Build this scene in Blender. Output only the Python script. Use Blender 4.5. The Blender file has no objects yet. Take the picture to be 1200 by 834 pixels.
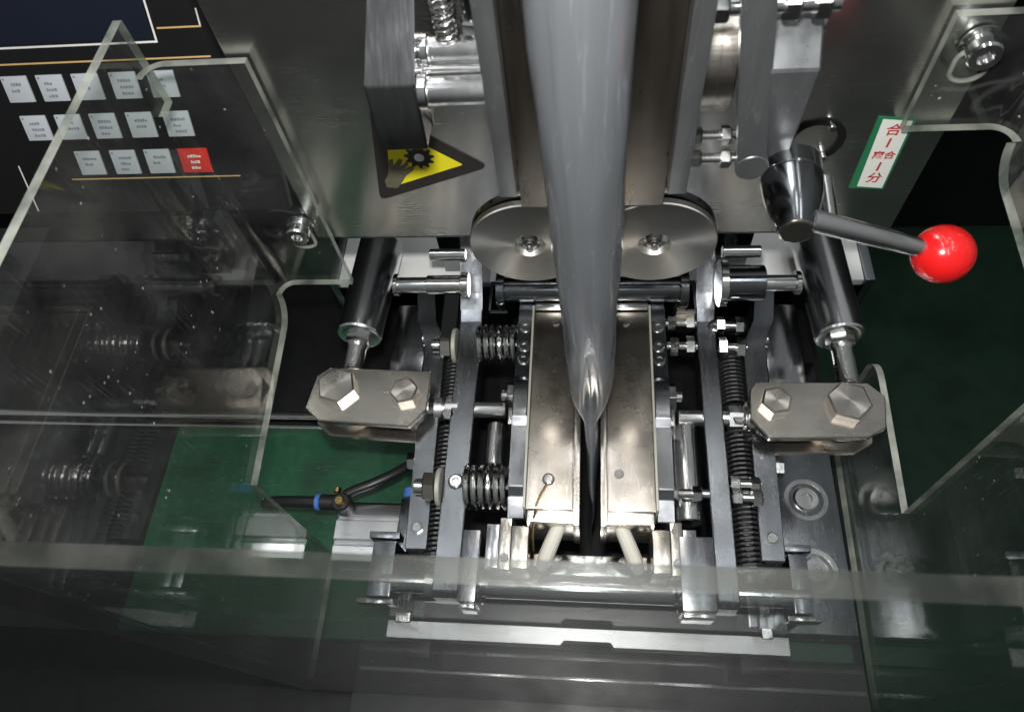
import bpy, bmesh, math, random
from mathutils import Vector, Matrix
random.seed(7)
R = math.radians
S = 0.001                      # the scene is written in millimetres
sc = bpy.context.scene
COL = sc.collection

# ------------------------------------------------------------------ camera
# x to the right, y towards the back panel, z up; origin between the feed wheels
cam_d = bpy.data.cameras.new('camera')
cam_d.sensor_width = 36.0
cam_d.lens = 36.0 * 851.0 / 1200.0
cam_d.clip_start, cam_d.clip_end = 0.01, 50.0
cam = bpy.data.objects.new('camera', cam_d)
COL.objects.link(cam)
cx = Vector((0.99414, 0.05735, -0.09159))
cy = Vector((-0.00496, 0.87085, 0.49153))
cz = cx.cross(cy)
CAM = Vector((0.0, -326.0, 340.0))
cam.matrix_world = Matrix(((cx.x, cy.x, cz.x, CAM.x * S), (cx.y, cy.y, cz.y, CAM.y * S),
                           (cx.z, cy.z, cz.z, CAM.z * S), (0, 0, 0, 1)))
cam_d.dof.use_dof = True
cam_d.dof.focus_distance = 0.56
cam_d.dof.aperture_fstop = 15.0
sc.camera = cam

# ------------------------------------------------------------------ world, lamps, exposure
w = bpy.data.worlds.new('World')
sc.world = w
w.use_nodes = True
nt = w.node_tree
bg = nt.nodes['Background']
tc = nt.nodes.new('ShaderNodeTexCoord')
sp = nt.nodes.new('ShaderNodeSeparateXYZ')
rp = nt.nodes.new('ShaderNodeValToRGB')
nt.links.new(tc.outputs['Generated'], sp.inputs[0])
mp = nt.nodes.new('ShaderNodeMapRange')
mp.inputs[1].default_value = -1; mp.inputs[2].default_value = 1
nt.links.new(sp.outputs[2], mp.inputs[0])
nt.links.new(mp.outputs[0], rp.inputs[0])
rp.color_ramp.elements[0].position = 0.25; rp.color_ramp.elements[0].color = (0.035, 0.036, 0.036, 1)
e = rp.color_ramp.elements.new(0.5); e.color = (0.16, 0.165, 0.165, 1)
rp.color_ramp.elements[-1].position = 0.95; rp.color_ramp.elements[-1].color = (0.42, 0.44, 0.45, 1)
nt.links.new(rp.outputs[0], bg.inputs[0])
bg.inputs[1].default_value = 0.52

def area(name, loc, target, sx, sy, watts, col=(1, 1, 1)):
    d = bpy.data.lights.new(name, 'AREA')
    d.shape = 'RECTANGLE'; d.size = sx * S; d.size_y = sy * S; d.energy = watts; d.color = col
    o = bpy.data.objects.new(name, d); COL.objects.link(o)
    o.location = Vector(loc) * S
    o.rotation_euler = (Vector(target) - Vector(loc)).to_track_quat('-Z', 'Y').to_euler()
    return o
# the camera's own flash, just above the lens, and two ceiling fluorescents of the workshop
area('camera_flash', CAM + cy * 52 - cx * 10 + cz * 4, (0, -90, -200), 34, 20, 2.5, (1, 0.985, 0.96))
for lx, ly in ((-620, -300), (560, -300), (-40, -1250), (-40, 700)):
    area('ceiling_tube_light', (lx, ly, 2100), (lx, ly, 0), 60, 1250, 4.2, (0.96, 0.99, 1))

sc.view_settings.view_transform = 'Standard'
sc.view_settings.look = 'None'
sc.view_settings.gamma = 1
sc.view_settings.use_curve_mapping = False
sc.view_settings.exposure = 0.3
sc.render.engine = 'CYCLES'
sc.cycles.use_denoising = True
sc.cycles.max_bounces = 10
sc.cycles.transparent_max_bounces = 24
sc.cycles.sample_clamp_indirect = 6.0
sc.cycles.caustics_reflective = False
sc.cycles.caustics_refractive = False

# ------------------------------------------------------------------ materials
def newmat(name):
    m = bpy.data.materials.new(name); m.use_nodes = True
    n = m.node_tree
    return m, n, n.nodes['Principled BSDF']

def mat(name, col, rough=0.4, metal=0.0, rvar=0.08, cvar=0.18, scale=60.0, stretch=(1, 1, 1),
        bump=0.0, aniso=0.0, tangent=None, coat=0.0, grime=0.0, spec=0.5, scratch=0.0, sdir=(4, 120, 4)):
    """principled material with procedural colour, roughness and relief variation; scale is features per metre"""
    m, n, b = newmat(name)
    N, L = n.nodes, n.links
    t = N.new('ShaderNodeTexCoord'); mp = N.new('ShaderNodeMapping')
    mp.inputs['Scale'].default_value = stretch
    L.new(t.outputs['Object'], mp.inputs[0])
    no = N.new('ShaderNodeTexNoise'); no.inputs['Scale'].default_value = scale
    no.inputs['Detail'].default_value = 6; no.inputs['Roughness'].default_value = 0.62
    L.new(mp.outputs[0], no.inputs[0])
    big = N.new('ShaderNodeTexNoise'); big.inputs['Scale'].default_value = 22.0
    big.inputs['Detail'].default_value = 4
    L.new(t.outputs['Object'], big.inputs[0])
    mx = N.new('ShaderNodeMix'); mx.data_type = 'RGBA'
    a = [c * (1 - cvar) for c in col]; c2 = [min(1, c * (1 + cvar)) for c in col]
    mx.inputs[6].default_value = (*a, 1); mx.inputs[7].default_value = (*c2, 1)
    L.new(no.outputs['Fac'], mx.inputs[0])
    out = mx.outputs[2]
    if grime > 0:
        r = N.new('ShaderNodeValToRGB')
        r.color_ramp.elements[0].position = 0.50; r.color_ramp.elements[1].position = 0.75
        L.new(big.outputs['Fac'], r.inputs[0])
        ml = N.new('ShaderNodeMath'); ml.operation = 'MULTIPLY'; ml.inputs[1].default_value = grime
        L.new(r.outputs[0], ml.inputs[0])
        g = N.new('ShaderNodeMix'); g.data_type = 'RGBA'
        g.inputs[7].default_value = (col[0] * .32, col[1] * .28, col[2] * .22, 1)
        L.new(ml.outputs[0], g.inputs[0]); L.new(out, g.inputs[6]); out = g.outputs[2]
    if scratch > 0:                                     # fine straight scuffs
        sm = N.new('ShaderNodeMapping'); sm.inputs['Scale'].default_value = sdir; sm.inputs['Rotation'].default_value = (.35, .2, .5)
        L.new(t.outputs['Object'], sm.inputs[0])
        sn = N.new('ShaderNodeTexNoise'); sn.inputs['Scale'].default_value = 1.0; sn.inputs['Detail'].default_value = 3
        L.new(sm.outputs[0], sn.inputs[0])
        c1 = N.new('ShaderNodeMath'); c1.operation = 'SUBTRACT'; c1.inputs[1].default_value = .5; L.new(sn.outputs['Fac'], c1.inputs[0])
        c2 = N.new('ShaderNodeMath'); c2.operation = 'ABSOLUTE'; L.new(c1.outputs[0], c2.inputs[0])
        c3 = N.new('ShaderNodeMapRange'); c3.inputs[1].default_value = .006; c3.inputs[2].default_value = .001
        c3.inputs[3].default_value = 0; c3.inputs[4].default_value = scratch; L.new(c2.outputs[0], c3.inputs[0])
        c4 = N.new('ShaderNodeMath'); c4.operation = 'MULTIPLY'; L.new(c3.outputs[0], c4.inputs[0]); L.new(big.outputs['Fac'], c4.inputs[1])
        g2 = N.new('ShaderNodeMix'); g2.data_type = 'RGBA'
        g2.inputs[7].default_value = (min(1, col[0] * 1.5 + .12), min(1, col[1] * 1.5 + .12), min(1, col[2] * 1.5 + .12), 1)
        L.new(c4.outputs[0], g2.inputs[0]); L.new(out, g2.inputs[6]); out = g2.outputs[2]
    L.new(out, b.inputs['Base Color'])
    ad = N.new('ShaderNodeMath'); ad.operation = 'ADD'
    L.new(no.outputs['Fac'], ad.inputs[0]); L.new(big.outputs['Fac'], ad.inputs[1])
    mr = N.new('ShaderNodeMapRange'); mr.inputs[1].default_value = 0.6; mr.inputs[2].default_value = 1.4
    mr.inputs[3].default_value = max(0.02, rough - rvar); mr.inputs[4].default_value = rough + rvar
    L.new(ad.outputs[0], mr.inputs[0]); L.new(mr.outputs[0], b.inputs['Roughness'])
    b.inputs['Metallic'].default_value = metal
    b.inputs['Specular IOR Level'].default_value = spec
    b.inputs['Coat Weight'].default_value = coat
    if aniso:
        b.inputs['Anisotropic'].default_value = aniso
        tg = N.new('ShaderNodeTangent'); tg.direction_type = 'RADIAL'; tg.axis = tangent or 'Z'
        L.new(tg.outputs[0], b.inputs['Tangent'])
    if bump:
        bp = N.new('ShaderNodeBump'); bp.inputs['Strength'].default_value = bump
        bp.inputs['Distance'].default_value = 0.0004
        L.new(no.outputs['Fac'], bp.inputs['Height']); L.new(bp.outputs[0], b.inputs['Normal'])
    return m

M = {}
M['panel'] = mat('brushed_stainless', (0.72, 0.71, 0.685), .24, 1, .06, .04, 1600, (.02, 1, 1), bump=.006, aniso=.72, tangent='X', scratch=.35, sdir=(6, 4, 120))
M['plate'] = mat('ground_steel', (0.25, 0.262, 0.28), .24, 1, .09, .18, 700, (.3, .04, .3), bump=.03, grime=.55, scratch=.5, sdir=(160, 8, 30))
M['dark'] = mat('dark_steel', (0.20, 0.21, 0.22), .16, 1, .08, .12, 120, bump=.025, grime=.3)
M['block'] = mat('ground_block_steel', (0.34, 0.345, 0.35), .18, 1, .08, .12, 500, (1, .1, .1), bump=.015, grime=.5, scratch=.4, sdir=(60, 60, 9))
M['chrome'] = mat('chrome', (0.80, 0.80, 0.80), .13, 1, .05, .06, 90)
M['zinc'] = mat('zinc_plated', (0.68, 0.68, 0.66), .16, 1, .09, .14, 200, bump=.05)
M['nickel'] = mat('satin_nickel', (0.56, 0.52, 0.47), .24, 1, .07, .07, 900, (.04, 1, 1), bump=.02, grime=.35, scratch=.4, sdir=(9, 170, 30))
M['jawcover'] = mat('stained_cover_steel', (0.44, 0.40, 0.355), .28, 1, .08, .18, 40, bump=.05, grime=.8, scratch=.5, sdir=(90, 12, 30))
M['turnedY'] = mat('turned_steel_disc', (0.62, 0.60, 0.565), .30, 1, .03, .03, 300, aniso=.85, tangent='Y')
M['shaftY'] = mat('turned_shaft_lengthwise', (0.84, 0.84, 0.84), .17, 1, .05, .05, 200, aniso=.7, tangent='Y')
M['shaftX'] = mat('turned_shaft_crosswise', (0.80, 0.80, 0.80), .18, 1, .05, .05, 200, aniso=.85, tangent='X')
M['turnedZ'] = mat('turned_bolt_head', (0.62, 0.58, 0.53), .30, 1, .05, .06, 220, aniso=.8, tangent='Z')
M['alu'] = mat('extruded_aluminium', (0.74, 0.74, 0.75), .31, 1, .06, .06, 700, (.04, 1, 1), bump=.025)
M['carrier'] = mat('machined_carrier_steel', (0.38, 0.39, 0.41), .19, 1, .07, .10, 500, (.1, .05, 1), bump=.03, grime=.3)
M['link'] = mat('oiled_ground_steel', (0.21, 0.218, 0.225), .34, .82, .10, .2, 220, (.5, .5, .1), bump=.05, grime=.4, scratch=.5, sdir=(70, 70, 9))
M['white'] = mat('white_painted_steel', (0.82, 0.82, 0.80), .5, 0, .08, .05, 150, bump=.03)
M['film'] = mat('grey_foil_film', (0.25, 0.265, 0.285), .24, .62, .07, .08, 45, (1, 1, .12), bump=.3, coat=.2, scratch=.5, sdir=(110, 110, 5))
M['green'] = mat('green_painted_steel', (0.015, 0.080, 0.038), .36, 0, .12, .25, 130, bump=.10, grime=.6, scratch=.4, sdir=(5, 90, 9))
M['shade_green'] = mat('green_with_shade_in_colour', (0.0055, 0.022, 0.0115), .6, 0, .10, .35, 25, bump=.12, spec=.25, grime=.5)  # green of the right lower deck, its shade darkened into the colour
M['channel'] = mat('heat_browned_steel', (0.40, 0.35, 0.30), .30, 1, .08, .12, 120, (1, 1, .1), bump=.05, grime=.4)
M['black'] = mat('black_enamel', (0.007, 0.0072, 0.0075), .45, 0, .10, .3, 90, bump=.05, spec=.2)
M['sheet'] = mat('dull_grey_sheet', (0.016, 0.0165, 0.0165), .42, 0, .12, .4, 60, (.25, 1, 1), bump=.25, grime=.6, spec=.35)
M['gloss'] = mat('control_overlay', (0.006, 0.006, 0.0065), .25, 0, .05, .2, 60)
M['screen'] = mat('dark_display_glass', (0.008, 0.011, 0.022), .10, 0, .04, .2, 40)
M['key'] = mat('key_white', (0.50, 0.53, 0.56), .35, 0, .05, .05, 80)
M['keyred'] = mat('key_red', (0.62, 0.03, 0.02), .35, 0, .05, .08, 80)
M['ink'] = mat('ink_grey', (0.22, 0.23, 0.26), .5)
M['faded'] = mat('faded_sticker_ink', (0.12, 0.11, 0.07), .4)
M['white_ink'] = mat('ink_white', (0.75, 0.74, 0.70), .5)
M['orange_ink'] = mat('ink_orange', (0.62, 0.40, 0.16), .5)
M['yellow'] = mat('sticker_yellow', (0.72, 0.64, 0.02), .32, 0, .05, .06, 60)
M['stick_black'] = mat('sticker_black', (0.022, 0.019, 0.018), .35)
M['label'] = mat('label_white', (0.74, 0.75, 0.70), .4, cvar=.05)
M['label_green'] = mat('label_green', (0.02, 0.16, 0.07), .4)
M['red_ink'] = mat('ink_red', (0.45, 0.03, 0.03), .5)
M['knob'] = mat('red_bakelite', (0.58, 0.010, 0.010), .18, 0, .10, .08, 50, coat=.3, scratch=.25, sdir=(60, 60, 9))
M['spring_black'] = mat('black_oiled_spring', (0.06, 0.06, 0.06), .35, .7, .1, .2, 200)
M['rubber'] = mat('black_hose', (0.014, 0.014, 0.015), .42, 0, .06, .2, 100)
M['blue'] = mat('blue_release_ring', (0.07, 0.19, 0.52), .35)
M['brass'] = mat('brass', (0.60, 0.42, 0.17), .28, 1, .08, .1, 150)
M['sleeve'] = mat('white_glass_sleeve', (0.66, 0.63, 0.55), .7, 0, .08, .14, 900, bump=.35)
M['washer'] = mat('pale_fibre_washer', (0.36, 0.36, 0.31), .5, .2)
M['floor'] = mat('workshop_floor', (0.012, 0.012, 0.012), .5, 0, .12, .3, 6, bump=.1)

def acrylic(name, haze, speck):
    m = bpy.data.materials.new(name); m.use_nodes = True
    n = m.node_tree; N, L = n.nodes, n.links
    for x in list(N):
        if x.type != 'OUTPUT_MATERIAL': N.remove(x)
    out = N['Material Output']
    tr = N.new('ShaderNodeBsdfTransparent'); tr.inputs[0].default_value = (0.93, 0.945, 0.93, 1)
    gl = N.new('ShaderNodeBsdfGlossy'); gl.inputs['Roughness'].default_value = 0.015
    gl.inputs[0].default_value = (1, 1, 1, 1)
    geo = N.new('ShaderNodeNewGeometry')
    ior = N.new('ShaderNodeMath'); ior.operation = 'MULTIPLY_ADD'   # one index of refraction for both faces of the thin sheet
    ior.inputs[1].default_value = 1 / 1.49 - 1.49; ior.inputs[2].default_value = 1.49
    L.new(geo.outputs['Backfacing'], ior.inputs[0])
    fr = N.new('ShaderNodeFresnel'); L.new(ior.outputs[0], fr.inputs['IOR'])
    mx = N.new('ShaderNodeMixShader')
    L.new(fr.outputs[0], mx.inputs[0]); L.new(tr.outputs[0], mx.inputs[1]); L.new(gl.outputs[0], mx.inputs[2])
    # dust, smears and fine scratches on the sheet
    tc = N.new('ShaderNodeTexCoord')
    no = N.new('ShaderNodeTexNoise'); no.inputs['Scale'].default_value = 16; no.inputs['Detail'].default_value = 7
    no.inputs['Roughness'].default_value = .65
    L.new(tc.outputs['Object'], no.inputs[0])
    r1 = N.new('ShaderNodeMapRange'); r1.inputs[1].default_value = .42; r1.inputs[2].default_value = .75
    r1.inputs[3].default_value = haze * .3; r1.inputs[4].default_value = haze * 2.2
    L.new(no.outputs['Fac'], r1.inputs[0])
    vo = N.new('ShaderNodeTexVoronoi'); vo.inputs['Scale'].default_value = 95
    L.new(tc.outputs['Object'], vo.inputs[0])
    r2 = N.new('ShaderNodeMapRange'); r2.inputs[1].default_value = .10; r2.inputs[2].default_value = .03
    r2.inputs[3].default_value = 0; r2.inputs[4].default_value = speck
    L.new(vo.outputs['Distance'], r2.inputs[0])
    n2 = N.new('ShaderNodeTexNoise'); n2.inputs['Scale'].default_value = 30
    L.new(tc.outputs['Object'], n2.inputs[0])
    r3 = N.new('ShaderNodeMapRange'); r3.inputs[1].default_value = .47; r3.inputs[2].default_value = .60
    L.new(n2.outputs['Fac'], r3.inputs[0])
    mu = N.new('ShaderNodeMath'); mu.operation = 'MULTIPLY'
    L.new(r2.outputs[0], mu.inputs[0]); L.new(r3.outputs[0], mu.inputs[1])
    sm = N.new('ShaderNodeMapping'); sm.inputs['Scale'].default_value = (3, 110, 4); sm.inputs['Rotation'].default_value = (.7, .3, .6)
    L.new(tc.outputs['Object'], sm.inputs[0])
    sn = N.new('ShaderNodeTexNoise'); sn.inputs['Scale'].default_value = 1.0; sn.inputs['Detail'].default_value = 4
    L.new(sm.outputs[0], sn.inputs[0])
    s1 = N.new('ShaderNodeMath'); s1.operation = 'SUBTRACT'; s1.inputs[1].default_value = .5; L.new(sn.outputs['Fac'], s1.inputs[0])
    s2 = N.new('ShaderNodeMath'); s2.operation = 'ABSOLUTE'; L.new(s1.outputs[0], s2.inputs[0])
    s3 = N.new('ShaderNodeMapRange'); s3.inputs[1].default_value = .005; s3.inputs[2].default_value = .0005
    s3.inputs[3].default_value = 0; s3.inputs[4].default_value = .05; L.new(s2.outputs[0], s3.inputs[0])
    s4 = N.new('ShaderNodeMath'); s4.operation = 'MULTIPLY'; L.new(s3.outputs[0], s4.inputs[0]); L.new(r3.outputs[0], s4.inputs[1])
    a0 = N.new('ShaderNodeMath'); a0.operation = 'ADD'; L.new(mu.outputs[0], a0.inputs[0]); L.new(s4.outputs[0], a0.inputs[1])
    ad = N.new('ShaderNodeMath'); ad.operation = 'ADD'; ad.use_clamp = True
    L.new(r1.outputs[0], ad.inputs[0]); L.new(a0.outputs[0], ad.inputs[1])
    df = N.new('ShaderNodeBsdfDiffuse'); df.inputs[0].default_value = (.72, .74, .72, 1)
    m2 = N.new('ShaderNodeMixShader')
    L.new(ad.outputs[0], m2.inputs[0]); L.new(mx.outputs[0], m2.inputs[1]); L.new(df.outputs[0], m2.inputs[2])
    L.new(m2.outputs[0], out.inputs[0])
    return m

def acrylic_edge(name, clear, k=1.0):
    m = bpy.data.materials.new(name); m.use_nodes = True
    n = m.node_tree; N, L = n.nodes, n.links
    b = N['Principled BSDF']
    tc = N.new('ShaderNodeTexCoord')
    no = N.new('ShaderNodeTexNoise'); no.inputs['Scale'].default_value = 35; no.inputs['Detail'].default_value = 6
    L.new(tc.outputs['Object'], no.inputs[0])
    r = N.new('ShaderNodeValToRGB')
    r.color_ramp.elements[0].position = .36; r.color_ramp.elements[0].color = (.12 * k, .135 * k, .12 * k, 1)
    r.color_ramp.elements[1].position = .68; r.color_ramp.elements[1].color = (.55 * k, .56 * k, .49 * k, 1)
    L.new(no.outputs['Fac'], r.inputs[0]); L.new(r.outputs[0], b.inputs['Base Color'])
    b.inputs['Roughness'].default_value = .35
    b.inputs['Specular IOR Level'].default_value = .25
    tr = N.new('ShaderNodeBsdfTransparent'); tr.inputs[0].default_value = (.85, .9, .87, 1)
    mx = N.new('ShaderNodeMixShader'); mx.inputs[0].default_value = clear
    L.new(b.outputs[0], mx.inputs[1]); L.new(tr.outputs[0], mx.inputs[2])
    L.new(mx.outputs[0], N['Material Output'].inputs[0])
    return m
M['acrylic'] = acrylic('clear_acrylic', .013, .6)
M['acrylic_front'] = acrylic('dusty_acrylic', .007, .6)
M['edge'] = acrylic_edge('sawn_acrylic_edge', .25)
M['edge_front'] = acrylic_edge('sawn_acrylic_front_edge', .32, .085)

# ------------------------------------------------------------------ mesh helpers
def V(*a):
    return Vector(a[0]) if len(a) == 1 else Vector(a)

def frame(d):
    d = d.normalized()
    up = Vector((0, 0, 1)) if abs(d.z) < 0.9 else Vector((1, 0, 0))
    a = up.cross(d).normalized()
    return a, d.cross(a), d

class MB:
    def __init__(s): s.bm = bmesh.new()
    def _bev(s, faces_before, w, seg=2):
        es = [e for e in s.bm.edges if e.index == -1 or e not in faces_before]
        bmesh.ops.bevel(s.bm, geom=es, offset=w, segments=seg, affect='EDGES', profile=.6)
    def box(s, x0, x1, y0, y1, z0, z1, bev=0.6):
        old = set(s.bm.edges)
        vs = [s.bm.verts.new((x, y, z)) for x in (x0, x1) for y in (y0, y1) for z in (z0, z1)]
        for f in ((0, 1, 3, 2), (4, 6, 7, 5), (0, 4, 5, 1), (2, 3, 7, 6), (0, 2, 6, 4), (1, 5, 7, 3)):
            s.bm.faces.new([vs[i] for i in f])
        if bev: s._bev(old, bev)
        return s
    def prism(s, pts, axis, a, b, bev=0.0, flat_only=False):
        """polygon pts extruded along axis from a to b; pts are (x,y) for Z, (x,z) for Y, (y,z) for X"""
        old = set(s.bm.edges)
        mk = {'Z': lambda p, h: (p[0], p[1], h), 'Y': lambda p, h: (p[0], h, p[1]), 'X': lambda p, h: (h, p[0], p[1])}[axis]
        lo = [s.bm.verts.new(mk(p, a)) for p in pts]; hi = [s.bm.verts.new(mk(p, b)) for p in pts]
        s.bm.faces.new(lo[::-1]); s.bm.faces.new(hi)
        n = len(pts)
        for i in range(n): s.bm.faces.new((lo[i], lo[(i + 1) % n], hi[(i + 1) % n], hi[i]))
        if bev: s._bev(old, bev, 1)
        return s
    def lathe(s, o, d, prof, seg=40, cap=True):
        a, b, d = frame(Vector(d)); o = Vector(o); rings = []
        for t, r in prof:
            rings.append([s.bm.verts.new(o + d * t + (a * math.cos(q) + b * math.sin(q)) * max(r, 1e-3))
                          for q in (2 * math.pi * k / seg for k in range(seg))])
        for i in range(len(rings) - 1):
            for k in range(seg):
                s.bm.faces.new((rings[i][k], rings[i][(k + 1) % seg], rings[i + 1][(k + 1) % seg], rings[i + 1][k]))
        if cap:
            s.bm.faces.new(rings[0][::-1]); s.bm.faces.new(rings[-1])
        return s
    def cyl(s, p0, p1, r, r1=None, ch=0.5, seg=32):
        p0, p1 = V(p0), V(p1); L = (p1 - p0).length; r1 = r if r1 is None else r1
        ch = min(ch, L * .3, r * .5)
        return s.lathe(p0, p1 - p0, [(0, r - ch), (ch, r), (L - ch, r1), (L, r1 - ch)], seg)
    def hexa(s, o, d, r, h, rot=0.0, ch=1.0):
        a, b, d = frame(Vector(d)); o = Vector(o)
        def ring(t, rr): return [s.bm.verts.new(o + d * t + (a * math.cos(q) + b * math.sin(q)) * rr)
                                 for q in (rot + math.pi / 3 * k for k in range(6))]
        rs = [ring(0, r), ring(h - ch, r), ring(h, r - ch * 1.3)]
        for i in range(2):
            for k in range(6):
                s.bm.faces.new((rs[i][k], rs[i][(k + 1) % 6], rs[i + 1][(k + 1) % 6], rs[i + 1][k]))
        s.bm.faces.new(rs[0][::-1]); s.bm.faces.new(rs[2])
        return s
    def tube(s, pts, r, seg=10, radii=None):
        pts = [Vector(p) for p in pts]; prev = None; rings = []
        for i, p in enumerate(pts):
            t = (pts[min(i + 1, len(pts) - 1)] - pts[max(i - 1, 0)]).normalized()
            if prev is None: a = frame(t)[0]
            else: a = (prev - t * prev.dot(t)).normalized()
            prev = a; b = t.cross(a); rr = radii[i] if radii else r
            rings.append([s.bm.verts.new(p + (a * math.cos(q) + b * math.sin(q)) * rr)
                          for q in (2 * math.pi * k / seg for k in range(seg))])
        for i in range(len(rings) - 1):
            for k in range(seg):
                s.bm.faces.new((rings[i][k], rings[i][(k + 1) % seg], rings[i + 1][(k + 1) % seg], rings[i + 1][k]))
        s.bm.faces.new(rings[0][::-1]); s.bm.faces.new(rings[-1])
        return s
    def helix(s, p0, p1, r, wire, turns, seg=18, wseg=8):
        p0, p1 = V(p0), V(p1); a, b, d = frame(p1 - p0); n = int(turns * seg)
        L = (p1 - p0).length; pts = []
        for i in range(n + 1):
            u = i / n; q = 2 * math.pi * turns * u
            e = 0.04
            uu = u if e == 0 else min(1, max(0, (u - e) / (1 - 2 * e)))
            pts.append(p0 + d * (L * uu) + (a * math.cos(q) + b * math.sin(q)) * r)
        return s.tube(pts, wire, wseg)
    def build(s, name, m, parent=None, smooth=20, loc=None):
        bm = s.bm
        base = Vector(loc) if loc is not None else (ROOTLOC[parent.name] if parent is not None else Vector((0, 0, 0)))
        for v in bm.verts: v.co = (v.co - base) * S
        bmesh.ops.recalc_face_normals(bm, faces=bm.faces)
        me = bpy.data.meshes.new(name); bm.to_mesh(me); bm.free()
        me.materials.append(M[m] if isinstance(m, str) else m)
        me.polygons.foreach_set('use_smooth', [True] * len(me.polygons))
        me.set_sharp_from_angle(angle=R(smooth))
        o = bpy.data.objects.new(name, me); COL.objects.link(o)
        if parent is not None:
            o.parent = parent
        else:
            o.location = base * S
        ROOTLOC[o.name] = base
        return o
ROOTLOC = {}

def thing(name, label, cat, loc, group=None):
    o = bpy.data.objects.new(name, None); COL.objects.link(o)
    o.empty_display_size = 0.02
    o.location = Vector(loc) * S
    o['label'] = label; o['category'] = cat
    if group: o['group'] = group
    ROOTLOC[o.name] = Vector(loc)
    return o
def tag(o, label, cat, group=None):
    o['label'] = label; o['category'] = cat
    if group: o['group'] = group
    return o
def struct(o):
    o['kind'] = 'structure'; return o

def hexbolt(parent, o, d, r, h, m='zinc', rot=0.3, name='hex_bolt', washer=0):
    if washer:
        oo = Vector(o) - Vector(d).normalized() * 0.2
        MB().cyl(oo, oo + Vector(d).normalized() * 1.6, washer, ch=.3).build('washer', m, parent)
        o = Vector(o) + Vector(d).normalized() * 1.4
    return MB().hexa(o, d, r, h, rot).build(name, m, parent)

# ------------------------------------------------------------------ the setting
b = MB(); b.box(-3000, 3000, -2500, 1500, -905, -900, 0); struct(b.build('floor', 'floor'))
# green painted deck: L-shaped around the black tray, with a thick folded rim
b = MB(); b.prism([(-444, -238), (224, -238), (224, -30), (-444, -30)], 'Z', -357, -345, bev=2)
struct(b.build('machine_deck', 'green'))

o = MB().box(238.5, 900, -500, 520, -706, -700, 0).build('lower_deck', 'shade_green'); struct(o)
# dark cabinet behind everything
t = thing('machine_cabinet', 'black enamelled cabinet interior behind and under the steel back panel', 'cabinet', (0, 180, -345))
MB().box(-1200, 236, 262, 270, -360, 400, 0).build('rear_wall', 'black', t)
MB().box(236, 1200, 520.5, 527, -900, 400, 0).build('rear_wall', 'black', t)
MB().box(-700, -170, -26, 262, -356, -341, 1).build('side_floor', 'black', t)
MB().box(-150, 233, -221, 262, -344.4, -341, 0).build('inner_tray', 'black', t)
MB().box(-199, 199, 4.6, 14, -60, 400, 0).build('panel_backing', 'black', t)

t = thing('edge_strip', 'double bright metal edge strip crossing the left deck behind the linkage', 'strip', (-400, -30, -341))
MB().box(-690, -168, -34, -29.5, -346, -334, .5).build('front_rail', 'zinc', t)
MB().box(-690, -168, -25, -17, -341, -331, .5).build('rear_rail', 'zinc', t)

# stainless back panel
t = thing('back_panel', 'brushed stainless steel panel standing behind the two feed wheels', 'panel', (0, 0, -64))
MB().box(-199, 199, 0, 4, -64, 400, 1.2).build('sheet', 'panel', t)
MB().box(-196, 196, 2, 30, -68, -64.3, .5).build('bottom_return', 'dark', t)
hole = MB().lathe((129, 1, 19), (0, -1, 0), [(0, 17), (1.6, 17), (1.9, 16.2), (1.9, 12.5), (.8, 12), (.8, .01)], 40).build('bearing_housing', 'black', t)
for q in range(3):
    a = 1.1 + q * 2.1
    MB().cyl((129 + 13.5 * math.cos(a), 0, 19 + 13.5 * math.sin(a)), (129 + 13.5 * math.cos(a), -4, 19 + 13.5 * math.sin(a)), 2.2).build('screw', 'zinc', hole)

# white shelf plate under the panel
t = thing('rear_shelf', 'bright white shelf plate under the back panel behind both chrome rods', 'shelf', (0, 90, -212))
MB().box(-238, 238, 60, 240, -214, -206, 1).build('top_plate', 'white', t)
for x in (-246, 238.3):
    MB().box(x, x + 7.7, 58, 240, -300, -203, 1).build('end_cheek', 'plate', t)
for s in (-1, 1):
    o = MB().box(min(s * 104, s * 136), max(s * 104, s * 136), 72, 96, -205.8, -80, 1).build('bearing_post', 'dark', loc=(s * 120, 84, -206))
    tag(o, ('left' if s < 0 else 'right') + ' dark bearing post standing on the white shelf under the panel', 'post', 'bearing posts')

# ------------------------------------------------------------------ control panel
CU = Vector((0, 0.447, 0.894)); CO = Vector((-300, 32.6, 17)); CN = Vector((0, -0.894, 0.447))
cp = bpy.data.objects.new('control_panel', None); COL.objects.link(cp)
cp.empty_display_size = .02; cp.location = CO * S
cp.matrix_world = Matrix(((1, CU.x, CN.x, CO.x * S), (0, CU.y, CN.y, CO.y * S), (0, CU.z, CN.z, CO.z * S), (0, 0, 0, 1)))
tag(cp, 'black control panel with white keys, one red key and a dark display', 'control panel')
ROOTLOC[cp.name] = Vector((0, 0, 0))
X0 = 300
MB().box(-700 + X0, -236 + X0 + 24, -62, 190, -8, 0, 1).build('face_plate', 'gloss', cp)
scr = MB().box(-620 + X0, -273.5 + X0, 53, 180, -1, .5, .2).build('display', 'screen', cp)
def line(x0, x1, y0, y1, m):
    MB().box(x0 + X0, x1 + X0, y0, y1, -.3, .35, 0).build('printed_line', m, cp)
line(-640, -271.2, 50.4, 51.6, 'white_ink'); line(-272.4, -271.2, 51.6, 182, 'white_ink')
line(-269, -240, 58.2, 59.2, 'orange_ink'); line(-241, -240, 59.2, 69, 'white_ink')
line(-640, -239, 40.6, 41.6, 'orange_ink')
line(-366, -241, -37, -36.2, 'orange_ink')
line(-402.6, -401.8, -60, -26, 'white_ink')
keyme = None
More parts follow.
